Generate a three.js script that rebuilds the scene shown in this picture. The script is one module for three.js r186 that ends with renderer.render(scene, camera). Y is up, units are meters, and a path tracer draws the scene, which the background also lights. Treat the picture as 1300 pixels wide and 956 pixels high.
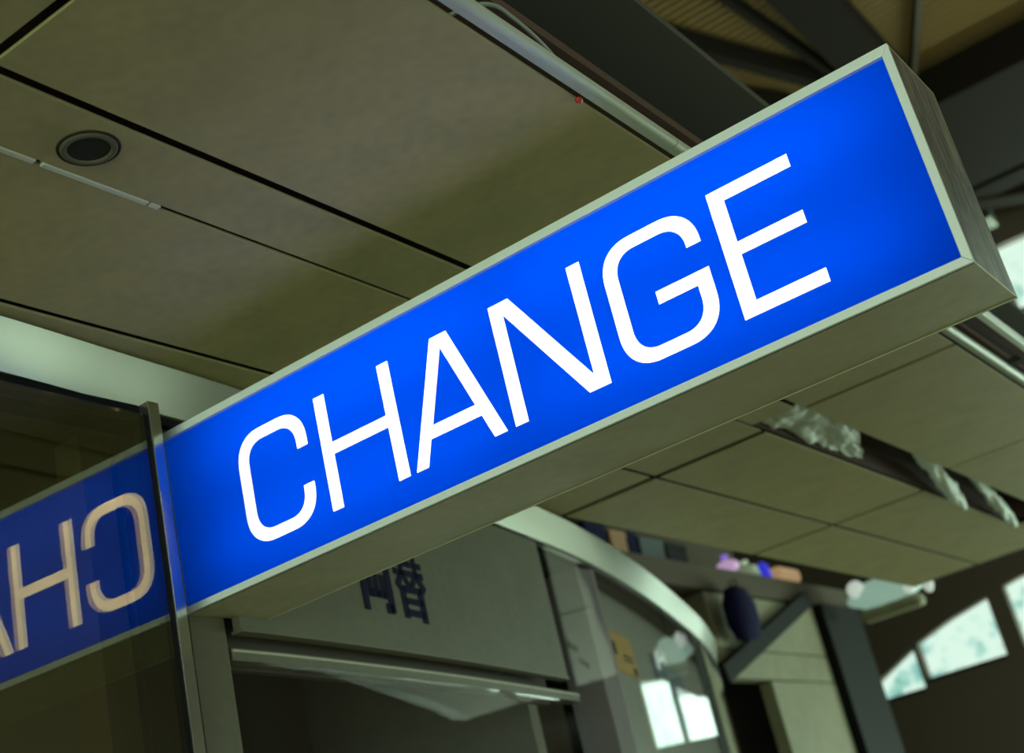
import * as THREE from 'three';
import { RoundedBoxGeometry } from 'three/addons/geometries/RoundedBoxGeometry.js';
import { mergeGeometries } from 'three/addons/utils/BufferGeometryUtils.js';
import { RectAreaLightUniformsLib } from 'three/addons/lights/RectAreaLightUniformsLib.js';
import { ImprovedNoise } from 'three/addons/math/ImprovedNoise.js';

// ---------------------------------------------------------------- camera, sky, lights, exposure
const scene = new THREE.Scene();
scene.background = new THREE.Color().setRGB(0.62, 0.85, 0.72);
const renderer = new THREE.WebGLRenderer({ antialias: true });
renderer.toneMapping = THREE.LinearToneMapping;
renderer.toneMappingExposure = 1;
renderer.shadowMap.enabled = true;
RectAreaLightUniformsLib.init();

// A 50 mm lens on a full frame camera held at eye height (1.65 m), tilted up and rolled.
const camera = new THREE.PerspectiveCamera(2 * Math.atan(523 / 1798.5) * 180 / Math.PI, 1300 / 1046, 0.05, 80);
camera.setViewOffset(1300, 1046, 0, 90, 1300, 956);
{
  const right = new THREE.Vector3(0.7944627, -0.22195832, -0.5652995);
  const down = new THREE.Vector3(-0.39756185, -0.89373279, -0.20781308);
  const fwd = new THREE.Vector3(-0.45910086, 0.38984126, -0.79827952);
  const m = new THREE.Matrix4().makeBasis(right, down.negate(), fwd.negate());
  camera.quaternion.setFromRotationMatrix(m);
  camera.position.set(2.07914775, 1.6456, 2.04466998);
}
camera.focus = 2.45;
camera.userData.fStop = 3.6;
camera.updateMatrixWorld(true);
scene.add(camera);

const DAY = new THREE.Color().setRGB(0.72, 1.0, 0.80);      // daylight through green tinted glass
const WARM = new THREE.Color().setRGB(1.0, 0.93, 0.66);      // hall lamps
const TUBE = new THREE.Color().setRGB(1.0, 0.93, 0.72);      // tubes inside the lightbox
const RAD = { addedDoors: 5.5, side: 0.9, far: 3.0, low: 1.5, addedFarDoors: 13.0, lamp: 10.0, tube: 17, display: 1.6 };  // back, side and far-end low glazing and the display strip are added fill

function rectLight(parent, color, intensity, w, h, pos, target) {
  const l = new THREE.RectAreaLight(color, intensity, w, h);
  l.position.set(...pos);
  l.lookAt(new THREE.Vector3(...target));
  parent.add(l);
  return l;
}

// ---------------------------------------------------------------- helpers
const noise = new ImprovedNoise();
let seed = 7;
const rnd = () => ((seed = (seed * 16807) % 2147483647) / 2147483647);
const taken = {};
function numbered(n) {
  const k = taken[n] = (taken[n] ?? -1) + 1;
  return k ? `${n}_${String(k).padStart(3, '0')}` : n;
}
function shadow(m) { m.castShadow = true; m.receiveShadow = true; return m; }
function part(name, geo, mat, parent, label) {
  const m = shadow(new THREE.Mesh(Array.isArray(geo) ? merge(geo) : geo, mat));
  m.name = name;
  if (label) m.userData.label = label;
  parent.add(m);
  return m;
}
function merge(list) {
  return list.length === 1 ? list[0] : mergeGeometries(list.map((g) => {
    const h = g.index ? g.toNonIndexed() : g;
    for (const k of Object.keys(h.attributes)) if (!['position', 'normal', 'uv'].includes(k)) h.deleteAttribute(k);
    return h;
  }));
}
function thing(name, label, category, pos = [0, 0, 0], group) {
  const g = new THREE.Group();
  g.name = numbered(name);
  g.position.set(...pos);
  g.userData = { label, category };
  if (group) g.userData.group = group;
  scene.add(g);
  return g;
}
function single(name, geo, mat, label, category, group) {
  const m = part(numbered(name), geo, mat, scene, label);
  m.userData.category = category;
  if (group) m.userData.group = group;
  return m;
}
function structure(name, label) {
  const g = new THREE.Group();
  g.name = name;
  g.userData = { kind: 'structure', label };
  scene.add(g);
  return g;
}
// box from corner to corner
function box(x0, x1, y0, y1, z0, z1, r = 0) {
  const w = Math.abs(x1 - x0), h = Math.abs(y1 - y0), d = Math.abs(z1 - z0);
  const g = r ? new RoundedBoxGeometry(w, h, d, 2, Math.min(r, w / 2.01, h / 2.01, d / 2.01)) : new THREE.BoxGeometry(w, h, d);
  metres(g, w, h, d);
  return g.translate((x0 + x1) / 2, (y0 + y1) / 2, (z0 + z1) / 2);
}
function metres(g, w, h, d) {        // uv in metres from position and normal
  const p = g.attributes.position, n = g.attributes.normal, uv = new Float32Array(p.count * 2);
  for (let i = 0; i < p.count; i++) {
    const ax = Math.abs(n.getX(i)), ay = Math.abs(n.getY(i)), az = Math.abs(n.getZ(i));
    const a = ax >= ay && ax >= az ? [p.getZ(i), p.getY(i)] : ay >= az ? [p.getX(i), p.getZ(i)] : [p.getX(i), p.getY(i)];
    uv[2 * i] = a[0]; uv[2 * i + 1] = a[1];
  }
  g.setAttribute('uv', new THREE.BufferAttribute(uv, 2));
}
function bar(a, b, w, h) {           // straight beam of section w x h between two points
  const A = new THREE.Vector3(...a), B = new THREE.Vector3(...b), L = A.distanceTo(B);
  const g = new THREE.BoxGeometry(w, h, L);
  const m = new THREE.Matrix4().lookAt(A, B, new THREE.Vector3(0, 1, 0));
  return g.applyMatrix4(m).translate((A.x + B.x) / 2, (A.y + B.y) / 2, (A.z + B.z) / 2);
}
function tex(w, h, fn, srgb = true, repeat = 1) {
  const d = new Uint8Array(w * h * 4);
  for (let j = 0; j < h; j++) for (let i = 0; i < w; i++) {
    const c = fn(i / w, j / h);
    for (let k = 0; k < 3; k++) d[(j * w + i) * 4 + k] = Math.max(0, Math.min(255, c[k] * 255));
    d[(j * w + i) * 4 + 3] = 255;
  }
  const t = new THREE.DataTexture(d, w, h);
  t.wrapS = t.wrapT = THREE.RepeatWrapping;
  t.magFilter = THREE.LinearFilter; t.minFilter = THREE.LinearMipmapLinearFilter; t.generateMipmaps = true;
  if (srgb) t.colorSpace = THREE.SRGBColorSpace;
  t.repeat.set(repeat, repeat);
  t.needsUpdate = true;
  return t;
}
const tile = (u, v, f, s) => {       // seamless noise
  const n = (a, b) => noise.noise(a * f, b * f, s);
  return (n(u, v) * (1 - u) + n(u - 1, v) * u) * (1 - v) + (n(u, v - 1) * (1 - u) + n(u - 1, v - 1) * u) * v;
};
const std = (o) => new THREE.MeshStandardMaterial(o);
const phys = (o) => new THREE.MeshPhysicalMaterial(o);
const lin = (r, g, b) => new THREE.Color().setRGB(r, g, b);

// ---------------------------------------------------------------- materials
const paintTex = tex(256, 256, (u, v) => { const k = 0.93 + 0.07 * tile(u, v, 6, 1) + 0.05 * tile(u, v, 30, 2); return [k, k, k]; }, true, 1.3);
const streakTex = tex(256, 256, (u, v) => {          // handling marks and smears on the bare end plate
  const k = 0.66 + 0.5 * Math.max(0, noise.noise(u * 9, v * 4, 3)) + 0.34 * noise.noise(u * 34, v * 5, 4) + 0.2 * noise.noise(u * 60, v * 22, 5);
  return [k, k * 0.985, k * 0.95];
}, true, 1.6);
const brushed = tex(256, 256, (u, v) => { const k = 0.5 + 0.22 * tile(u, v * 0.1, 8, 6) + 0.2 * tile(u, v, 5, 8); return [k, k, k]; }, false, 2);
const M = {
  ceiling: std({ color: lin(0.46, 0.395, 0.165), map: paintTex, roughness: 0.62 }),
  ceiling2: std({ color: lin(0.44, 0.38, 0.16), map: paintTex, roughness: 0.62 }),
  ceilingEdge: std({ color: lin(0.50, 0.55, 0.44), roughness: 0.42, metalness: 0.1 }),
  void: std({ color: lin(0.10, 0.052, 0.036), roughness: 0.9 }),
  trim: std({ color: lin(0.62, 0.62, 0.48), roughness: 0.5 }),
  housing: std({ color: lin(0.56, 0.53, 0.31), map: paintTex, roughness: 0.5, metalness: 0.15 }),
  endplate: std({ color: lin(0.27, 0.25, 0.19), map: streakTex, roughness: 0.5, metalness: 0.6 }),
  frame: std({ color: lin(0.90, 0.94, 0.87), roughness: 0.4, metalness: 0.05 }),
  boxInside: std({ color: lin(0.85, 0.85, 0.85), roughness: 0.9 }),
  blueFace: phys({ color: lin(0.0, 0.036, 0.47), roughness: 1, transmission: 1, thickness: 0, specularIntensity: 0, emissive: lin(0.0, 0.006, 0.08) }),
  whiteFace: phys({ color: lin(0.92, 0.86, 0.72), roughness: 1, transmission: 1, thickness: 0, specularIntensity: 0, emissive: lin(0.3, 0.27, 0.21) }),
  tube: std({ color: lin(0.9, 0.9, 0.9), emissive: lin(1, 0.95, 0.85), emissiveIntensity: 2 }),
  steel: std({ color: lin(0.60, 0.60, 0.52), roughness: 0.27, metalness: 0.95, roughnessMap: brushed }),
  railSteel: std({ color: lin(0.46, 0.47, 0.39), roughness: 0.2, metalness: 0.95 }),
  glass: phys({ color: lin(1, 1, 1), roughness: 0, transmission: 1, thickness: 0, ior: 1.5 }),
  mirrorGlass: phys({ color: lin(0.9, 0.84, 0.6), roughness: 0, transmission: 1, thickness: 0, ior: 1.85 }),
  black: phys({ color: lin(0.010, 0.010, 0.010), roughness: 0.7, specularIntensity: 0.35 }),
  dark: phys({ color: lin(0.10, 0.095, 0.08), roughness: 0.85, specularIntensity: 0.4 }),
  booth: std({ color: lin(0.19, 0.175, 0.11), map: paintTex, roughness: 0.45 }),
  fascia: phys({ color: lin(0.20, 0.19, 0.13), map: paintTex, roughness: 0.5, specularIntensity: 0.6 }),
  navy: phys({ color: lin(0.008, 0.008, 0.055), roughness: 0.85, specularIntensity: 0.3 }),
  white: std({ color: lin(0.40, 0.36, 0.40), roughness: 0.5 }),
  inside: std({ color: lin(0.42, 0.43, 0.36), map: paintTex, roughness: 0.6 }),
  yellow: std({ color: lin(0.75, 0.42, 0.02), roughness: 0.5 }),
  posterBlue: std({ color: lin(0.05, 0.16, 0.24), roughness: 0.5 }),
  floor: std({ color: lin(0.46, 0.40, 0.28), map: paintTex, roughness: 0.35 }),
  hallWall: std({ color: lin(0.16, 0.135, 0.11), roughness: 0.85 }),
  deck: std({ color: lin(0.30, 0.19, 0.06), roughness: 0.7 }),
  beam: phys({ color: lin(0.026, 0.021, 0.016), roughness: 0.9, specularIntensity: 0.2 }),
  beamBrown: std({ color: lin(0.08, 0.055, 0.03), roughness: 0.7 }),
  beige: std({ color: lin(0.34, 0.33, 0.20), map: paintTex, roughness: 0.65 }),
  maroon: std({ color: lin(0.09, 0.068, 0.042), roughness: 0.85 }),
  foil: std({ color: lin(0.68, 0.76, 0.64), roughness: 0.6 }),
  grille: phys({ color: lin(0.03, 0.028, 0.018), roughness: 0.8, specularIntensity: 0.3 }),
  speakerRim: phys({ color: lin(0.12, 0.11, 0.07), roughness: 0.8, specularIntensity: 0.3 }),
  orange: std({ color: lin(0.42, 0.22, 0.07), roughness: 0.6 }),
  slate: std({ color: lin(0.05, 0.075, 0.075), roughness: 0.6 }),
  red: std({ color: lin(0.5, 0.03, 0.02), roughness: 0.4 }),
  cable: std({ color: lin(0.30, 0.33, 0.26), roughness: 0.5 }),
};
const mottle = tex(256, 256, (u, v) => {     // trees and buildings blurred by the patterned glass of the far windows
  const n = 0.5 * tile(u, v, 5, 11) + 0.35 * tile(u, v, 11, 12) + 0.2 * tile(u, v, 23, 13), k = Math.min(1, 1 - 0.85 * Math.max(0, n - 0.02));
  return [0.86 * k * k, 0.97 * k, 0.905 * k];
}, true, 0.55);
M.dayPane = std({ color: lin(0.1, 0.1, 0.1), roughness: 0.4, emissive: lin(1, 1, 1), emissiveMap: mottle, emissiveIntensity: 1.0 });
M.addedPane = std({ color: lin(0.1, 0.1, 0.1), roughness: 0.4, emissive: DAY, emissiveIntensity: 1.2 });
M.lampPane = std({ color: lin(0.6, 0.6, 0.6), roughness: 0.5, emissive: WARM, emissiveIntensity: 1.5 });

// ---------------------------------------------------------------- hall shell
{
  const f = part('floor', box(-9, 11, -0.2, 0, -14.3, 9.3), M.floor, scene, 'beige stone floor of the hall');
  f.userData.kind = 'structure';
  const sideZ = [[-11.0, -9.4], [-9.2, -7.6]];
  const wallR = new THREE.Shape([[-9.3, 0], [14.3, 0], [14.3, 8.9], [-9.3, 8.9]].map((p) => new THREE.Vector2(...p)));   // drawn in (-z, y)
  for (const [a, b] of sideZ) wallR.holes.push(new THREE.Path([[-b, 0.6], [-b, 3.4], [-a, 3.4], [-a, 0.6]].map((p) => new THREE.Vector2(...p))));
  const wr = part('wall_right', new THREE.ExtrudeGeometry(wallR, { depth: 0.3, bevelEnabled: false }).rotateY(Math.PI / 2).translate(11, 0, 0), M.hallWall, scene, 'dark side wall of the hall');
  wr.userData.kind = 'structure';
  sideZ.forEach(([a, b], i) => {  // unseen windows, added to put a bright stretch on the top rail
    const w = structure(`window_${i + 8}`, 'unseen window added in the side wall to brighten the steel rail');
    part('pane', box(11.16, 11.18, 0.6, 3.4, a, b), M.addedPane, w);
    part('glazing_bar', box(11.02, 11.08, 0.6, 3.4, (a + b) / 2 - 0.03, (a + b) / 2 + 0.03), M.beam, w);
    rectLight(w, DAY, RAD.side, b - a, 2.8, [11.13, 2.0, (a + b) / 2], [0, 2.0, (a + b) / 2]);
  });
  const wl = part('wall_left', box(-9.3, -9, 0, 8.9, -14.3, 9.3), M.hallWall, scene, 'dark wall behind the booths');
  wl.userData.kind = 'structure';

  // far wall with real openings: an arched row of windows on the left, one tall window on the right
  const arch = [[-3.9, 3.37], [-3.56, 3.54], [-3.02, 3.80], [-2.55, 3.95], [-2.11, 4.05], [-1.79, 4.13], [-1.6, 4.16], [-0.9, 4.19]];
  const archTop = (x) => { let k = 1; while (k < arch.length - 1 && arch[k][0] < x) k++; const [a, b] = [arch[k - 1], arch[k]]; return a[1] + (b[1] - a[1]) * (x - a[0]) / (b[0] - a[0]); };
  const openings = [];
  const wallF = new THREE.Shape([[-9, 0], [11, 0], [11, 8.9], [-9, 8.9]].map((p) => new THREE.Vector2(...p)));
  const strip = (x0, x1, y0, top) => {
    const pts = [[x0, y0], [x1, y0]];
    for (let k = 0; k <= 8; k++) { const x = x1 + (x0 - x1) * k / 8; pts.push([x, top(x)]); }
    return pts.map((p) => new THREE.Vector2(...p));
  };
  openings.push(strip(-3.88, -3.05, 3.3, archTop), strip(-2.99, -2.07, 3.38, archTop), strip(-1.86, -0.95, 3.38, archTop));
  for (let k = 0; k < 4; k++) openings.push(strip(-0.6 + 1.7 * k, -0.6 + 1.7 * k + 1.6, 6.1, () => 7.78));
  const farX = [[0.2, 2.6], [2.9, 5.3], [5.6, 8.0]];
  for (const [a, b] of farX) wallF.holes.push(new THREE.Path([[a, 0.05], [a, 2.3], [b, 2.3], [b, 0.05]].map((p) => new THREE.Vector2(...p))));
  for (const o of openings) wallF.holes.push(new THREE.Path([...o].reverse()));
  const wf = part('wall_far', new THREE.ExtrudeGeometry(wallF, { depth: 0.3, bevelEnabled: false }).translate(0, 0, -14.3), M.hallWall, scene, 'dark end wall of the hall with arched windows');
  wf.userData.kind = 'structure';
  openings.forEach((o, i) => {
    const w = structure(`window_${i + 1}`, i < 3 ? 'bright pane of the low arched window row' : 'bright bay of the tall high window');
    part('pane', new THREE.ExtrudeGeometry(new THREE.Shape(o), { depth: 0.02, bevelEnabled: false }).translate(0, 0, -14.16), M.dayPane, w);
    const x0 = o[0].x, x1 = o[1].x, y0 = o[0].y, ym = (o[2].y + o[o.length - 1].y) / 2;
    part('window_sill', box(x0, x1, y0, y0 + 0.03, -14.13, -13.97), M.beam, w);
    if (i >= 3) for (const y of [6.95]) part('glazing_bar', box(x0, x1, y, y + 0.05, -14.13, -14.08), M.beam, w);
    rectLight(w, DAY, i < 3 ? RAD.low : RAD.far, x1 - x0, ym - y0, [(x0 + x1) / 2, (ym + y0) / 2, -14.12], [(x0 + x1) / 2, (ym + y0) / 2, 0]);
  });

  // three unseen glazed bays added behind the photographer to light the sign frame
  const backX = [[-0.4, 2.2], [2.5, 5.1], [5.4, 8.0]];
  const wallB = new THREE.Shape([[-9, 0], [11, 0], [11, 8.9], [-9, 8.9]].map((p) => new THREE.Vector2(...p)));
  for (const [a, b] of backX) wallB.holes.push(new THREE.Path([[a, 0.05], [a, 3.0], [b, 3.0], [b, 0.05]].map((p) => new THREE.Vector2(...p))));
  const wb = part('wall_back', new THREE.ExtrudeGeometry(wallB, { depth: 0.3, bevelEnabled: false }).translate(0, 0, 9), M.hallWall, scene, 'back wall of the hall');
  wb.userData.kind = 'structure';
  backX.forEach(([a, b], i) => {
    const d = structure(`added_door_${i + 1}`, 'unseen bright glazed bay added to light the sign frame');
    part('pane', box(a, b, 0.05, 3.0, 9.16, 9.18), M.addedPane, d);
    part('door_stile', box((a + b) / 2 - 0.04, (a + b) / 2 + 0.04, 0.05, 3.0, 9.02, 9.08), M.beam, d);
    rectLight(d, DAY, RAD.addedDoors, b - a, 2.9, [(a + b) / 2, 1.53, 9.13], [(a + b) / 2, 1.53, 0]);
  });

  farX.forEach(([a, b], i) => {  // bays out of view, added so low light reaches the far ceiling
    const d = structure(`added_door_${i + 4}`, 'unseen glazed bay added in the far end wall to light the ceiling');
    part('pane', box(a, b, 0.05, 2.3, -14.18, -14.16), M.addedPane, d);
    part('door_stile', box((a + b) / 2 - 0.04, (a + b) / 2 + 0.04, 0.05, 2.3, -14.08, -14.02), M.beam, d);
    rectLight(d, DAY, RAD.addedFarDoors, b - a, 2.2, [(a + b) / 2, 1.18, -14.12], [(a + b) / 2, 1.18, 0]);
  });

  // roof: corrugated deck carried by beams and braces
  const roof = structure('roof', 'dark brown corrugated roof deck with beams high over the hall');
  const prof = new THREE.Shape();
  const z0 = -9.4, pitch = 0.1, n = Math.ceil(23.8 / pitch);        // ridges run across the hall
  prof.moveTo(z0, 0.5);
  prof.lineTo(z0, 0);
  for (let k = 0; k < n; k++) {
    const z = z0 + k * pitch;
    prof.lineTo(z + pitch * 0.45, 0); prof.lineTo(z + pitch * 0.55, 0.04); prof.lineTo(z + pitch * 0.9, 0.04); prof.lineTo(z + pitch, 0);
  }
  prof.lineTo(z0 + n * pitch, 0.5);
  part('deck', new THREE.ExtrudeGeometry(prof, { depth: 20, bevelEnabled: false }).rotateY(Math.PI / 2).translate(-9, 8.4, 0), M.deck, roof);
  const B = (a, b, w, h, m = M.beam) => part('beam', bar(a, b, w, h), m, roof);
  B([-1.70, 8.25, -6.5], [-0.61, 8.25, -9.7], 0.10, 0.2);
  B([-0.80, 8.3, -6.9], [-0.54, 8.3, -10.0], 0.06, 0.14);
  B([-2.30, 8.25, -7.0], [-1.07, 8.25, -9.7], 0.12, 0.2);
  B([-0.20, 8.2, -5.0], [-0.26, 8.2, -10.4], 0.42, 0.25);
  B([0.75, 8.3, -8.3], [-0.10, 8.3, -10.4], 0.06, 0.1, M.beamBrown);
  part('duct', box(-3.9, -2.05, 7.95, 8.3, -9.4, -4.8, 0.02), M.beam, roof, 'broad black air duct');
  part('duct', box(-0.62, 10.9, 7.95, 8.35, -12.55, -10.4, 0.02), M.beam, roof, 'wide black duct across the hall');
  B([-3.0, 8.1, -12.75], [4.0, 8.1, -12.95], 0.35, 0.3, M.beam);
  B([-0.55, 8.05, -12.9], [0.6, 8.05, -13.9], 0.25, 0.25, M.beam);
  B([-9, 8.1, -4.6], [11, 8.1, -4.6], 0.35, 0.5);
  B([-9, 8.1, 2.4], [11, 8.1, 2.4], 0.35, 0.5);

  const louvre = thing('air_vent', 'grey slatted air vent box under the high window', 'air vent', [-0.62, 7.9, -13.6]);
  part('casing', box(-0.16, 0.22, 0.02, 0.2, -0.1, 0.15, 0.01), M.dark, louvre);
  for (let k = 0; k < 7; k++) part('slat', bar([-0.14 + k * 0.055, 0.0, -0.12], [-0.14 + k * 0.055, 0.03, 0.16], 0.035, 0.02), M.ceilingEdge, louvre);

  // hall lamps hung under the roof
  const lamps = [
    [4.55, 6.3, -4.3, 1.3, 2.4, 'flat white hall lamp facing the exchange booth under the roof'],
    [4.4, 6.3, 2.6, 1.3, 2.4, 'flat white hall lamp midway between exchange booth and back wall'],
    [7.6, 6.3, 2.6, 1.3, 2.4, 'flat white hall lamp beside the dark right wall'],
  ];
  lamps.forEach(([x, y, z, w, d, label]) => {
    const l = thing('pendant_lamp', label, 'lamp', [x, y, z], 'hall lamps');
    part('housing', box(-w / 2 - 0.04, w / 2 + 0.04, 0.03, 0.14, -d / 2 - 0.04, d / 2 + 0.04, 0.01), M.frame, l);
    part('diffuser', box(-w / 2, w / 2, 0, 0.03, -d / 2, d / 2), M.lampPane, l);
    for (const s of [-1, 1]) part('hanger', new THREE.CylinderGeometry(0.012, 0.012, 8.42 - y - 0.14, 8).translate(0, (8.42 - y + 0.14) / 2, s * d * 0.4), M.beam, l);
    rectLight(l, WARM, RAD.lamp, w, d, [0, -0.01, 0], [x, 0, z]);
  });
}

// ---------------------------------------------------------------- panelled ceiling over the booth
const CY = 2.97;
{
  const c = structure('ceiling', 'beige metal panel ceiling with dark joints over the booth');
  const strips = [   // x0, x1, joints along z, material
    [0.702, 1.196, [4.0, 2.46, 0.925, -0.60, -2.02, -3.40, -4.5, -5.62]],
    [0.535, 0.682, [4.0, 2.46, 0.925, -0.60, -1.985]],
    [0.122, 0.525, [4.0, 2.46, 0.925, -0.60, -2.08, -3.61, -5.62]],
    [-0.262, 0.104, [4.0, 2.46, 0.925, -0.60, -2.08, -3.61, -5.62]],
  ];
  strips.forEach(([x0, x1, zs], s) => {
    for (let k = 0; k + 1 < zs.length; k++)
      part('ceiling_panel', box(x0, x1, CY + (k % 2) * 0.0015, CY + 0.006, zs[k] - (s > 1 ? 0.016 : 0.009), zs[k + 1] + (s > 1 ? 0.016 : 0.009), 0.0012), (k + s) % 2 ? M.ceiling2 : M.ceiling, c);
  });
  // the service strip goes on with one short panel past the opening
  part('ceiling_panel', box(0.535, 0.682, CY, CY + 0.006, -4.95, -5.62, 0.0012), M.ceiling2, c);
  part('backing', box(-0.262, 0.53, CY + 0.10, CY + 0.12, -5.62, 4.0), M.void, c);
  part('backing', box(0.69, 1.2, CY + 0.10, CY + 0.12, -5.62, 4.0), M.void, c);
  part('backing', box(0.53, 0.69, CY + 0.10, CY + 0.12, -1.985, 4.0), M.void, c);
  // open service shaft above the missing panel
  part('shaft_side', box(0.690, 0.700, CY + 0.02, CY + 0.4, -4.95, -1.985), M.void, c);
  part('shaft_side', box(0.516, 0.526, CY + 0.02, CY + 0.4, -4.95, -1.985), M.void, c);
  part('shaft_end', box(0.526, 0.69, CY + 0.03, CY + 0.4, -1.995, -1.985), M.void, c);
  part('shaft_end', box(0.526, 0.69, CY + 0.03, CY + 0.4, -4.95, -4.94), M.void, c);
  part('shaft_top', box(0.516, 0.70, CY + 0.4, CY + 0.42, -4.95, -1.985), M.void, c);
  part('top_deck', box(-0.262, 1.2, CY + 0.42, CY + 0.44, -5.62, 4.0), M.dark, c);
  part('end_plate', box(-0.262, 1.2, CY, CY + 0.42, -5.63, -5.62), M.dark, c);

  // rounded edge profile along the hall side, in lengths
  const nose = new THREE.Shape();
  nose.moveTo(1.206, 0.004); nose.lineTo(1.222, 0.0);
  nose.absarc(1.224, 0.012, 0.012, -Math.PI / 2, Math.PI * 0.5);
  nose.lineTo(1.206, 0.024); nose.closePath();
  const t1 = structure('trim_1', 'pale rounded metal edge profile along the ceiling');
  const joints = [4.0, 2.4, 0.9, -0.225, -1.75, -3.3, -5.62];
  for (let k = 0; k + 1 < joints.length; k++)
    part('edge_profile', new THREE.ExtrudeGeometry(nose, { depth: joints[k] - joints[k + 1] - 0.004, bevelEnabled: false, curveSegments: 10 }).translate(0, CY, joints[k + 1]), M.ceilingEdge, t1);
  // raised gutter strips beyond the edge
  const t2 = structure('trim_2', 'pale gutter rails above the ceiling edge');
  part('gutter_rail', box(1.30, 1.325, CY + 0.02, CY + 0.05, -5.6, -1.2, 0.005), M.ceilingEdge, t2);
  part('gutter_bed', box(1.26, 1.30, CY + 0.05, CY + 0.07, -5.6, -1.2), M.void, t2);
  for (const z of [-1.4, -2.6, -3.8, -5.0]) part('gutter_bracket', box(1.2, 1.31, CY + 0.05, CY + 0.07, z - 0.02, z + 0.02), M.dark, t2);

  // pale filler strips left in the second joint
  const t3 = structure('trim_3', 'pale filler strips in the ceiling joint beside the speaker');
  for (const [a, b] of [[1.3, 0.712], [0.698, 0.475], [0.470, 0.448]]) part('filler_strip', box(0.522, 0.534, CY - 0.002, CY + 0.01, b, a, 0.002), M.trim, t3);

  const sp = thing('ceiling_speaker', 'small round dark speaker set flush in the narrow ceiling strip', 'speaker', [0.607, CY, 0.667]);
  const ring = new THREE.LatheGeometry([[0.034, 0.002], [0.035, -0.004], [0.040, -0.0055], [0.046, -0.003], [0.0475, 0.002]].map((p) => new THREE.Vector2(...p)), 40);
  part('rim', ring, M.speakerRim, sp);
  part('grille', new THREE.CylinderGeometry(0.0345, 0.0345, 0.003, 36).translate(0, 0.0, 0), M.grille, sp);
  part('surround', new THREE.TorusGeometry(0.049, 0.0025, 8, 40).rotateX(Math.PI / 2), M.grille, sp);

  const rl = single('indicator_lamp', new THREE.SphereGeometry(0.007, 12, 8).scale(1, 0.8, 1.2).translate(1.199, CY - 0.003, 0.081), M.red, 'tiny red indicator stud beside the ceiling edge profile', 'indicator');

  const cab = new THREE.CatmullRomCurve3([[1.14, CY + 0.05, 0.40], [1.195, CY + 0.06, 0.375], [1.219, CY + 0.06, 0.349], [1.221, CY + 0.06, 0.295], [1.215, CY + 0.055, 0.20], [1.18, CY + 0.05, 0.0]].map((p) => new THREE.Vector3(...p)));
  single('cable', new THREE.TubeGeometry(cab, 40, 0.004, 8), M.cable, 'loose pale cable running above the ceiling edge', 'cable');

  // torn insulation and wrapped pipe ends hanging in the open shaft
  function lump(pts, r, s) {
    const curve = new THREE.CatmullRomCurve3(pts.map((p) => new THREE.Vector3(...p)));
    const g = new THREE.TubeGeometry(curve, 40, 1, 14, false), p = g.attributes.position;
    const v = new THREE.Vector3(), q = new THREE.Vector3();
    for (let i = 0; i < p.count; i++) {
      const k = Math.floor(i / 15) / 40;
      curve.getPointAt(Math.min(1, k), q);
      v.fromBufferAttribute(p, i).sub(q);
      const end = Math.pow(Math.max(0.02, Math.sin(Math.PI * Math.min(0.97, 0.03 + k * 0.94))), 0.35);
      v.multiplyScalar(r * end * (0.8 + 0.55 * noise.noise(v.x * 1.6 + k * 9, v.y * 1.6, v.z * 1.6 + s) + 0.2 * noise.noise(k * 40, v.y * 4, s))).add(q);
      p.setXYZ(i, v.x, v.y, v.z);
    }
    g.computeVertexNormals();
    return g;
  }
  {
    const g = new THREE.BoxGeometry(0.15, 0.006, 1, 14, 1, 60), p = g.attributes.position;
    for (let k = 0; k < p.count; k++) {
      const u = p.getX(k) / 0.15 + 0.5, v = 0.5 - p.getZ(k);            // u across the strip, v along it
      const len = 0.93 - 0.42 * u + 0.06 * noise.noise(u * 6, 3, 1);
      const z = -2.02 - v * len;
      const y = CY + 0.030 + 0.022 * noise.noise(u * 2.2, z * 6, 4) + 0.012 * noise.noise(u * 6, z * 17, 9) + p.getY(k);
      p.setXYZ(k, 0.536 + u * 0.148, y, z);
    }
    g.computeVertexNormals();
    single('insulation_sheet', g, M.foil, 'crumpled pale insulation sheet at the start of the ceiling opening', 'insulation');
  }
  single('wrapped_pipe', lump([[0.675, CY + 0.1, -3.10], [0.645, CY + 0.03, -3.42], [0.60, CY - 0.0, -3.72], [0.555, CY - 0.03, -4.02]], 0.036, 3), M.foil, 'bent lumpy wrapped pipe hanging in the middle of the ceiling opening', 'pipe');
  single('wrapped_pipe', lump([[0.675, CY + 0.08, -3.75], [0.645, CY + 0.03, -4.1], [0.605, CY - 0.0, -4.45], [0.55, CY - 0.02, -4.83]], 0.030, 5), M.foil, 'slim wrapped pipe hanging at the far end of the ceiling opening', 'pipe');
}

// ---------------------------------------------------------------- exchange booth
const plan = new THREE.CatmullRomCurve3([[0.10, 4.0], [0.10, 2.0], [0.094, 0.9], [0.081, 0.45], [0.059, 0.14], [0.031, -0.25], [-0.062, -0.95], [-0.165, -1.56], [-0.30, -2.24], [-0.50, -2.98], [-0.755, -3.78], [-1.05, -4.62], [-1.45, -5.52], [-1.95, -6.25], [-2.7, -6.85], [-3.7, -7.15], [-6, -7.3]].map(([x, z]) => new THREE.Vector3(x, 0, z)), false, 'centripetal');
const fine = plan.getSpacedPoints(600);
function track(zA, zB, off, step = 4) {   // plan points between two z, moved inward by off
  const out = [];
  for (let i = 1; i < fine.length - 1; i++) {
    const p = fine[i];
    if (p.z <= zA && p.z >= zB && (i % step === 0)) {
      const t = fine[i + 1].clone().sub(fine[i - 1]).normalize();
      out.push([p.x + t.z * off * 1, p.z - t.x * off]);
    }
  }
  return out;
}
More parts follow.
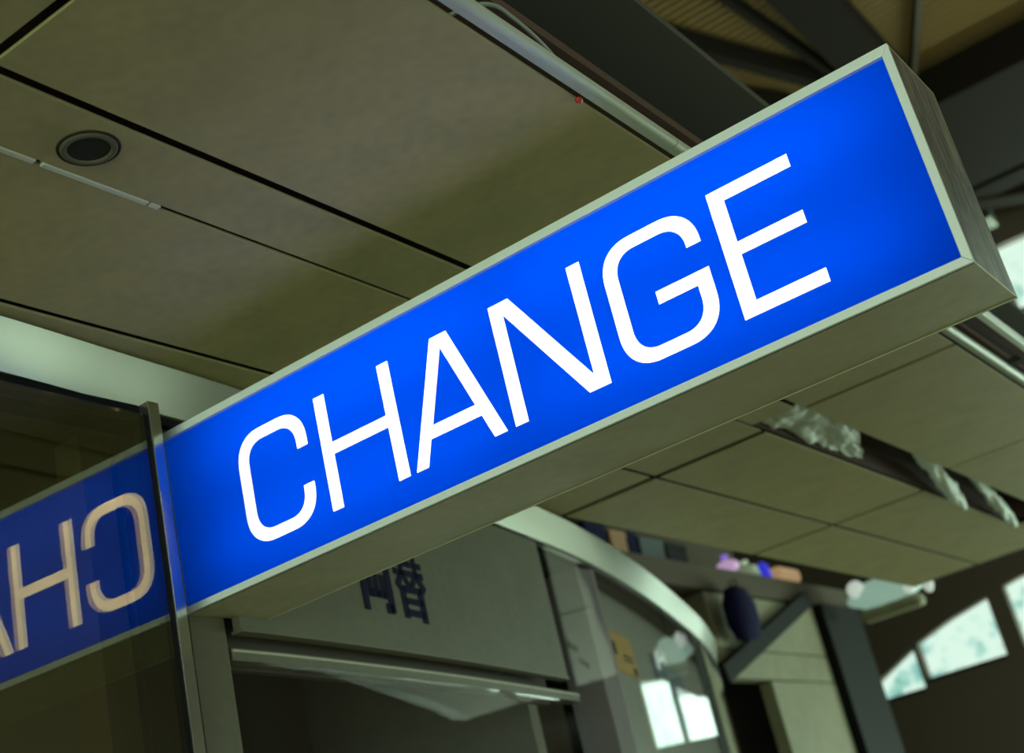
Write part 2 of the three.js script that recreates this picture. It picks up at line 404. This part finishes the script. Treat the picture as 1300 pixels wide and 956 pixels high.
function wallAlong(zA, zB, off, thick, y0, y1, step = 4) {   // curved slab that follows the plan of the booth
  const a = track(zA, zB, off, step), b = track(zA, zB, off + thick, step);
  const s = new THREE.Shape([...a, ...b.reverse()].map(([x, z]) => new THREE.Vector2(x, -z)));
  const g = new THREE.ExtrudeGeometry(s, { depth: y1 - y0, bevelEnabled: false }).rotateX(-Math.PI / 2).translate(0, y0, 0);
  return g;
}
{
  const b = thing('exchange_booth', 'money exchange booth with curved steel top rail, dark glass and lettered fascia', 'booth');
  const RY0 = 2.855, RY1 = 2.962;
  // rail with smooth normals: profile swept along the plan
  {
    const a = track(4, -7.4, 0, 3), prof = [[0.07, RY1], [0.002, RY1], [-0.003, RY1 - 0.004], [0.029, RY0 + 0.003], [0.033, RY0], [0.07, RY0]];
    const pos = [], uv = [], idx = [];
    const nrm = a.map((p, i) => { const q = a[Math.min(a.length - 1, i + 1)], r = a[Math.max(0, i - 1)]; const v = new THREE.Vector2(q[0] - r[0], q[1] - r[1]).normalize(); return [v.y, -v.x]; });
    let run = 0;
    for (let j = 0; j < prof.length - 1; j++) {
      const base = pos.length / 3; run = 0;
      for (let i = 0; i < a.length; i++) {
        if (i) run += Math.hypot(a[i][0] - a[i - 1][0], a[i][1] - a[i - 1][1]);
        for (const e of [0, 1]) { const [o, y] = prof[j + e]; pos.push(a[i][0] + nrm[i][0] * o, y, a[i][1] + nrm[i][1] * o); uv.push(run, y); }
        if (i) { const k = base + 2 * i; idx.push(k - 2, k, k - 1, k - 1, k, k + 1); }
      }
    }
    const g = new THREE.BufferGeometry();
    g.setAttribute('position', new THREE.Float32BufferAttribute(pos, 3));
    g.setAttribute('uv', new THREE.Float32BufferAttribute(uv, 2));
    g.setIndex(idx); g.computeVertexNormals();
    part('top_rail', g, M.railSteel, b, 'satin steel top rail sweeping round the booth');
  }
  part('rail_gasket', wallAlong(3.95, -7.2, 0.034, 0.03, RY0 - 0.02, RY0 + 0.001), M.black, b);
  // roof of the booth
  const rp = track(3.95, -7.2, 0.06, 6);
  const rs = new THREE.Shape([...rp, [-6.5, -7.2], [-6.5, 3.95]].map(([x, z]) => new THREE.Vector2(x, -z)));
  part('roof', new THREE.ExtrudeGeometry(rs, { depth: 0.06, bevelEnabled: false }).rotateX(-Math.PI / 2).translate(0, 2.86, 0), M.dark, b);

  // flat shop window that mirrors the sign: one thick pane, slightly turned
  const pane = part('glass_pane', box(-0.0066, 0, 0.1, 2.82, 0, 2.9), M.mirrorGlass, b, 'thick glass pane that mirrors the lit sign');
  pane.position.set(0.0715, 0, 0.101);
  pane.rotation.y = Math.atan(0.035);
  part('window_head', box(0.0, 0.05, 2.80, 2.85, 0.1, 3.0), M.black, b);
  part('head_bead', box(0.05, 0.056, 2.806, 2.812, 0.1, 3.0), M.grille, b);
  part('mullion', box(0.045, 0.0785, 0, 2.85, 0.069, 0.0985, 0.002), M.steel, b, 'bright slim steel window post');
  part('mullion_gasket', box(0.04, 0.074, 0, 2.82, 0.0985, 0.107), M.black, b);
  part('gap_filler', box(-0.06, 0.0, 0, 2.85, -0.008, 0.07), M.black, b);
  part('corner_post', box(-0.09, -0.001, 0, 2.85, -0.112, -0.010, 0.003), M.booth, b, 'beige post carrying the sign');
  // dark room behind the pane
  part('partition', box(-6.4, -0.09, 0, 2.86, -0.10, -0.04), M.dark, b);
  part('room_back', box(-3.0, -2.9, 0, 2.86, -0.04, 3.9), M.dark, b);
  part('room_end', box(-3.0, 0.05, 0, 2.86, 3.9, 3.95), M.dark, b);
  part('inner_post', box(-0.22, -0.14, 0, 2.86, 0.02, 0.10), M.dark, b);

  // lettered fascia, gap and transom
  const fas = part('fascia', wallAlong(-0.10, -1.84, 0.022, 0.02, 2.392, 2.84, 2), M.fascia, b, 'cream fascia with navy exchange characters');
  part('fascia_lip', wallAlong(-0.10, -1.84, 0.018, 0.03, 2.386, 2.3925, 2), M.booth, b);
  part('transom', wallAlong(-0.11, -2.0, 0.055, 0.04, 2.335, 2.362, 2), M.booth, b);
  part('transom_lip', wallAlong(-0.11, -2.0, 0.050, 0.006, 2.352, 2.357, 2), M.trim, b);
  part('recess', wallAlong(-0.11, -1.84, 0.10, 0.02, 2.33, 2.86, 2), M.maroon, b);
  part('lower_glass', wallAlong(-0.11, -1.84, 0.06, 0.008, 0.1, 2.335, 2), M.glass, b);
  part('counter_back', wallAlong(-0.11, -1.9, 1.0, 0.05, 0, 2.86, 4), M.dark, b);

  // characters: strokes in a unit square [x0,y0,x1,y1,width]
  const chars = [
    { z: -0.632, s: [[0.05, 0.93, 0.95, 0.93, 0.1], [0.1, 0, 0.1, 0.72, 0.13], [0.1, 0.7, 0.9, 0.7, 0.1], [0.9, 0.02, 0.9, 0.72, 0.14], [0.74, 0.05, 0.9, 0.05, 0.12], [0.5, 0.24, 0.5, 0.95, 0.11], [0.3, 0.22, 0.3, 0.55, 0.11], [0.7, 0.22, 0.7, 0.55, 0.11], [0.27, 0.26, 0.73, 0.26, 0.1]] },
    { z: -0.800, s: [[0.04, 0.86, 0.46, 0.86, 0.08], [0.02, 0.7, 0.48, 0.7, 0.08], [0.26, 0.98, 0.26, 0.68, 0.1], [0.25, 0.7, 0.06, 0.47, 0.1], [0.27, 0.7, 0.44, 0.5, 0.09], [0.54, 0.86, 0.96, 0.86, 0.08], [0.52, 0.7, 0.98, 0.7, 0.08], [0.75, 0.98, 0.75, 0.68, 0.1], [0.74, 0.7, 0.56, 0.5, 0.09], [0.76, 0.7, 0.97, 0.47, 0.11], [0.2, -0.02, 0.2, 0.46, 0.13], [0.8, -0.06, 0.8, 0.46, 0.15], [0.2, 0.43, 0.8, 0.43, 0.09], [0.2, 0.24, 0.8, 0.24, 0.08], [0.2, 0.05, 0.8, 0.05, 0.09]] },
  ];
  const size = 0.15;
  for (const c of chars) {
    const gs = c.s.map(([x0, y0, x1, y1, w]) => {
      const L = Math.hypot(x1 - x0, y1 - y0);
      return new THREE.BoxGeometry(L + 0.05, w * 1.3, 0.012).rotateZ(Math.atan2(y1 - y0, x1 - x0)).translate((x0 + x1) / 2 - 0.5, (y0 + y1) / 2, 0);
    });
    const m = part('character', gs, M.navy, fas, 'navy character on the cream fascia');
    const zc = c.z - size / 2, at = track(zc + 0.03, zc - 0.03, 0.021, 1), p0 = at[0], p1 = at[at.length - 1], pm = at[Math.floor(at.length / 2)];
    m.scale.set(size, size * 1.1, size);
    m.rotation.y = Math.atan2(-(p1[1] - p0[1]), p1[0] - p0[0]);
    m.position.set(pm[0], 2.487, pm[1]);
  }

  // glazed curved end of the booth and what shows through it
  part('curved_glass', wallAlong(-1.84, -7.1, 0.022, 0.008, 0.1, 2.84, 3), M.glass, b, 'curved glass under the steel rail');
  part('inner_wall', wallAlong(-2.37, -6.2, 0.135, 0.04, 0, 2.86, 2), M.inside, b);
  part('added_fill_strip', wallAlong(-2.4, -4.4, 0.05, 0.06, 2.06, 2.10, 2), M.addedPane, b, 'glowing fill strip added behind the curved glass');  // uplight added below the view to brighten the inner wall and posters
  for (const [x, z] of [[-0.54, -2.8], [-0.76, -3.55], [-0.95, -4.1]]) rectLight(b, DAY, RAD.display, 0.05, 0.5, [x, 2.11, z], [x, 5, z]).rotation.set(Math.PI / 2, 0, 0);  // area lights of the added strip
  part('inner_return', box(-1.4, -0.46, 0, 2.86, -1.95, -1.9), M.inside, b);
  part('white_post', box(-0.50, -0.355, 0, 2.832, -2.36, -2.235, 0.004), M.white, b, 'white post behind the glass');
  part('sill_rail', wallAlong(-1.56, -7.1, 0.02, 0.05, 2.0, 2.1, 3), M.booth, b);
}
{
  // posters on the inner wall
  function poster(name, z0, z1, y0, y1, label, mat, extra) {
    const g = thing(name, label, 'poster');
    part('sheet', wallAlong(z0, z1, 0.128, 0.005, y0, y1, 1), mat, g);
    for (const [a, b2, c, d, m] of extra) part('print', wallAlong(a, b2, 0.1255, 0.003, c, d, 1), m, g);
  }
  poster('poster', -2.62, -3.10, 2.535, 2.695, 'yellow poster with black print behind the curved glass', M.yellow, [[-2.68, -2.82, 2.60, 2.65, M.black], [-2.88, -3.05, 2.605, 2.612, M.black], [-2.88, -3.05, 2.588, 2.594, M.black], [-3.0, -3.09, 2.54, 2.57, M.black]]);
  poster('poster', -3.47, -4.15, 2.38, 2.69, 'dark blue poster behind the curved glass', M.posterBlue, [[-3.5, -4.1, 2.672, 2.682, M.white]]);
}

// ---------------------------------------------------------------- lightbox sign
{
  const L = 1.705, H = 0.40, T = 0.229, Y0 = 2.42, lip = 0.0145;
  const s = thing('lightbox_sign', 'long blue illuminated box sign reading CHANGE in white letters', 'sign', [0, Y0, 0]);
  const V = (a) => a.map((p) => new THREE.Vector2(...p));
  const w = 0.003;
  part('top_plate', box(0, L, H - w, H, -T, -0.004, 0.0012), M.housing, s);
  part('bottom_plate', box(0, L, 0, w, -T, -0.004, 0.0012), M.housing, s);
  part('back_plate', box(0, L, w, H - w, -T, -T + w), M.housing, s);
  part('end_plate', box(L - w, L, w, H - w, -T, -0.004, 0.0012), M.endplate, s, 'scuffed bare metal end plate');
  part('wall_plate', box(0, w, w, H - w, -T + w, -0.004), M.housing, s);
  part('back_flange', box(0, L, -0.0015, 0.004, -T - 0.003, -T, 0.001), M.housing, s);
  // white lining
  part('lining', [box(w, L - w, w, w + 0.001, -T + w, -0.012), box(w, L - w, H - w - 0.001, H - w, -T + w, -0.012), box(w, L - w, w, H - w, -T + w, -T + w + 0.001), box(L - w - 0.001, L - w, w, H - w, -T + w, -0.012)], M.boxInside, s);
  // mitred front frame
  const g = 0.0004;
  const bars = [
    [[0, 0], [L - g, 0], [L - lip - g, lip], [0, lip]],
    [[0, H - lip - 0.003], [L - lip - g, H - lip - 0.003], [L - g, H], [0, H]],
    [[L, g], [L, H - g], [L - lip, H - lip - 0.003 - g], [L - lip, lip + g]],
  ];
  for (const q of bars) part('frame_bar', new THREE.ExtrudeGeometry(new THREE.Shape(V(q)), { depth: 0.009, bevelEnabled: true, bevelThickness: 0.0012, bevelSize: 0.0012, bevelOffset: -0.0012, bevelSegments: 2 }).translate(0, 0, -0.0092), M.frame, s);

  // letters
  const c0 = 0.072, c1 = 0.3105, sv = 0.0285, sh = 0.0243;
  function roundStroke(outer, inner) { return { outer, inner }; }
  const arc = (cx, cy, rx, ry, a0, a1, n = 14, e = 1.0) => Array.from({ length: n + 1 }, (_, k) => { const a = a0 + (a1 - a0) * k / n; const c = Math.cos(a), d = Math.sin(a); return [cx + rx * Math.sign(c) * Math.pow(Math.abs(c), e), cy + ry * Math.sign(d) * Math.pow(Math.abs(d), e)]; });
  const P = Math.PI;
  function cShape(x0, x1, yUp, yLow, bar) {
    const R = 0.070, r = R - sv + 0.004, ry = R - sh, E = 0.86;
    const o = [[x1, yUp], ...arc(x1 - R, c1 - R, R, R, 0, P / 2, 14, E), ...arc(x0 + R, c1 - R, R, R, P / 2, P, 14, E), ...arc(x0 + R, c0 + R, R, R, P, 1.5 * P, 14, E), ...arc(x1 - R, c0 + R, R, R, 1.5 * P, 2 * P, 14, E)];
    const xi0 = x0 + sv, xi1 = x1 - sv, yi0 = c0 + sh, yi1 = c1 - sh;
    const lower = bar ? [[x1, bar[1]], [bar[0], bar[1]], [bar[0], bar[1] - sh], [xi1, bar[1] - sh]] : [[x1, yLow], [xi1, yLow]];
    const i = [...arc(xi1 - r, yi0 + ry, r, ry, 0, -P / 2, 14, E), ...arc(xi0 + r, yi0 + ry, r, ry, 1.5 * P, P, 14, E), ...arc(xi0 + r, yi1 - ry, r, ry, P, P / 2, 14, E), ...arc(xi1 - r, yi1 - ry, r, ry, P / 2, 0, 14, E), [xi1, yUp]];
    return [...o, ...lower, ...i];
  }
  const letters = [
    ['C', cShape(0.2005, 0.389, 0.2275, 0.1495)],
    ['H', [[0.4215, c1], [0.450, c1], [0.450, 0.2068], [0.5893, 0.2068], [0.5893, c1], [0.6178, c1], [0.6178, c0], [0.5893, c0], [0.5893, 0.182], [0.450, 0.182], [0.450, c0], [0.4215, c0]]],
    ['A', [[0.7232, c1], [0.7632, c1], [0.8459, c0], [0.8166, c0], [0.7992, 0.1212], [0.6801, 0.1212], [0.6615, c0], [0.6325, c0]], [[0.7424, 0.2837], [0.6906, 0.146], [0.7904, 0.146]]],
    ['N', [[0.8640, c1], [0.9102, c1], [1.0416, 0.1005], [1.0416, c1], [1.0702, c1], [1.0702, c0], [1.0248, c0], [0.8928, 0.283], [0.8928, c0], [0.8640, c0]]],
    ['G', cShape(1.107, 1.302, 0.238, 0, [1.196, 0.1897])],
    ['E', [[1.3340, c1], [1.4895, c1], [1.4895, 0.2862], [1.3628, 0.2862], [1.3628, 0.206], [1.4842, 0.206], [1.4842, 0.1823], [1.3628, 0.1823], [1.3628, 0.0968], [1.4890, 0.0968], [1.4890, c0], [1.3340, c0]]],
  ];
  const face = new THREE.Shape(V([[0, lip - 0.004], [L - lip + 0.004, lip - 0.004], [L - lip + 0.004, H - lip], [0, H - lip]]));
  const zf = -0.0085, islands = [];
  for (const [ch, out, hole] of letters) {
    face.holes.push(new THREE.Path(V(out)));
    const sh2 = new THREE.Shape(V(out));
    if (hole) { sh2.holes.push(new THREE.Path(V(hole))); islands.push(new THREE.Shape(V(hole))); }
    part('letter', new THREE.ShapeGeometry(sh2).translate(0, 0, zf), M.whiteFace, s, `glowing white letter ${ch}`);
  }
  part('blue_face', [new THREE.ShapeGeometry(face).translate(0, 0, zf), ...islands.map((i) => new THREE.ShapeGeometry(i).translate(0, 0, zf))], M.blueFace, s, 'glowing blue acrylic face');

  // fluorescent tubes inside the box light the face from behind
  for (const y of [0.09, 0.30]) for (const [a, b2] of [[0.10, 0.85], [0.90, 1.64]]) {
    part('tube', new THREE.CylinderGeometry(0.013, 0.013, b2 - a, 12).rotateZ(Math.PI / 2).translate((a + b2) / 2, y, -0.15), M.tube, s);
    rectLight(s, TUBE, RAD.tube, b2 - a, 0.026, [(a + b2) / 2, y, -0.136], [(a + b2) / 2, Y0 + y, 5]);
  }
}

// ---------------------------------------------------------------- neighbouring kiosk farther along the same side
{
  const k = thing('display_kiosk', 'pale panelled kiosk beyond the exchange booth with dark column and slanting brace', 'kiosk');
  for (const [z0, y0, y1] of [[-6.75, 3.205, 3.6], [-6.75, 3.0, 3.195], [-7.45, 2.2, 2.99], [-7.45, 1.1, 2.19], [-7.45, 0.05, 1.09]])
    part('panel', box(-2.1, -2.0, y0, y1, -8.62, z0, 0.004), M.beige, k);
  part('brace', bar([-1.96, 3.64, -8.45], [-1.96, 3.0, -6.6], 0.08, 0.12), M.black, k, 'slanting black brace');
  part('column', box(-2.3, -1.93, 0, 3.61, -9.45, -8.66), M.black, k, 'broad dark column');
  part('ledge', box(-2.9, -1.98, 3.61, 3.785, -9.52, -5.7, 0.006), M.maroon, k, 'brown ledge on top of the kiosk');
  part('back_wall', box(-3.0, -2.9, 0, 4.6, -9.52, -7.3), M.maroon, k);
  part('side_wall', box(-2.9, -2.1, 3.0, 3.6, -6.85, -6.75), M.beige, k);
  part('end_wall', box(-2.9, -2.3, 0, 3.6, -9.52, -9.46), M.beige, k);

  const onLedge = (x0, x1, h, z0, z1, mat, label) => {
    const g = thing('carton', label, 'box', [(x0 + x1) / 2, 3.785, (z0 + z1) / 2], 'boxes on the kiosk ledge');
    const w = (x1 - x0) / 2, d = Math.abs(z1 - z0) / 2;
    part('carton_body', box(-w, w, 0, h, -d, d, 0.006), mat, g);
    part('carton_lid', box(-w - 0.006, w + 0.006, h - 0.04, h + 0.003, -d - 0.004, d + 0.004, 0.004), mat, g);
  };
  onLedge(-2.5, -2.2, 0.27, -5.72, -5.98, M.navy, 'navy box on the kiosk ledge left of the orange box');
  onLedge(-2.5, -2.2, 0.25, -6.03, -6.24, M.orange, 'orange box on the kiosk ledge between two navy boxes');
  onLedge(-2.5, -2.2, 0.26, -6.26, -6.38, M.navy, 'narrow navy box on the kiosk ledge right of the orange box');
  onLedge(-2.5, -2.2, 0.24, -6.42, -6.76, M.slate, 'grey blue box on the kiosk ledge beside the black box');
  onLedge(-2.5, -2.2, 0.24, -6.80, -7.1, M.black, 'black box on the kiosk ledge next to the lilac lamp');

  const bag = thing('sack', 'rounded navy blue sack hanging on the kiosk wall under the ledge', 'sack', [-1.87, 3.22, -6.98]);
  part('bag_body', new THREE.LatheGeometry([[0.001, 0], [0.12, 0.02], [0.16, 0.12], [0.16, 0.26], [0.11, 0.36], [0.03, 0.39], [0.001, 0.39]].map((p) => new THREE.Vector2(...p)), 24).scale(0.55, 1, 1.2), M.navy, bag);
  part('bag_hook', new THREE.TorusGeometry(0.03, 0.006, 8, 18).translate(0, 0.40, 0), M.dark, bag);

  // small lit things on the ledge
  const glow = (r, g, b2, i) => std({ color: lin(r * 0.6, g * 0.6, b2 * 0.6), emissive: lin(r, g, b2), emissiveIntensity: i, roughness: 0.4 });
  const lampAt = (geo, mat, cap, x, z, label) => {
    const t = thing('display_lamp', label, 'lamp', [x, 3.785, z], 'lamps on the far kiosk ledge');
    part('foot', new THREE.CylinderGeometry(0.03, 0.045, 0.03, 14).translate(0, 0.015, 0), M.black, t);
    part('shade', geo, mat, t);
    part('cap', new THREE.SphereGeometry(0.03, 12, 8).scale(1, 0.6, 1).translate(0, 0.135, 0.02), cap, t);
  };
  lampAt(new THREE.SphereGeometry(0.085, 18, 12).scale(1, 0.55, 1.1).translate(0, 0.065, 0), glow(0.55, 0.36, 0.58, 0.75), glow(0.25, 0.15, 0.7, 0.8), -2.06, -7.42, 'round lilac lamp with violet cap on the kiosk ledge');
  lampAt(new THREE.CylinderGeometry(0.07, 0.08, 0.07, 16).scale(1, 1, 1.7).translate(0, 0.06, 0), glow(0.24, 0.32, 0.2, 0.5), glow(0.5, 0.65, 0.45, 0.6), -2.08, -7.80, 'low pale green lamp on the kiosk ledge');
  lampAt(new THREE.CylinderGeometry(0.04, 0.05, 0.1, 16).translate(0, 0.075, 0), glow(0.03, 0.03, 0.6, 0.9), glow(0.05, 0.05, 0.6, 0.6), -2.06, -8.05, 'slim deep blue lamp on the kiosk ledge');
  lampAt(new RoundedBoxGeometry(0.16, 0.1, 0.4, 3, 0.03).translate(0, 0.075, 0), glow(0.42, 0.27, 0.13, 0.75), glow(0.3, 0.16, 0.1, 0.4), -2.08, -8.42, 'boxy orange lamp on the kiosk ledge');
}
{
  const t = thing('glass_lantern', 'long pale green glass lantern hanging at the far end of the ceiling', 'lamp', [-1.50, 3.60, -9.0]);
  const body = new THREE.SphereGeometry(1, 28, 18).scale(0.33, 0.12, 0.16), p = body.attributes.position;
  for (let i = 0; i < p.count; i++) { const k = 1 + 0.18 * noise.noise(p.getX(i) * 9, p.getY(i) * 9, p.getZ(i) * 9); p.setXYZ(i, p.getX(i) * k, p.getY(i) * k, p.getZ(i) * k); }
  body.computeVertexNormals();
  part('glass_body', body, std({ color: lin(0.4, 0.5, 0.42), emissive: lin(0.42, 0.68, 0.55), emissiveIntensity: 0.45, roughness: 0.3 }), t);
  part('bulb', new THREE.SphereGeometry(0.07, 14, 10).translate(-0.2, 0.06, 0.12), std({ emissive: lin(0.85, 1, 0.9), emissiveIntensity: 0.45 }), t);
  part('bulb', new THREE.SphereGeometry(0.045, 14, 10).translate(0.22, -0.06, 0.12), std({ emissive: lin(0.85, 1, 0.9), emissiveIntensity: 0.45 }), t);
  part('bulb', new THREE.SphereGeometry(0.055, 14, 10).scale(0.8, 1.5, 0.8).translate(0.36, -0.06, 0.1), std({ emissive: lin(0.85, 1, 0.9), emissiveIntensity: 0.4 }), t);
  part('tray', box(-0.26, 0.26, -0.20, -0.10, -0.08, 0.08, 0.04), M.beige, t);
  part('hanger', new THREE.CylinderGeometry(0.012, 0.012, 4.6, 8).translate(0, 2.4, 0), M.beam, t);
}

renderer.render(scene, camera);
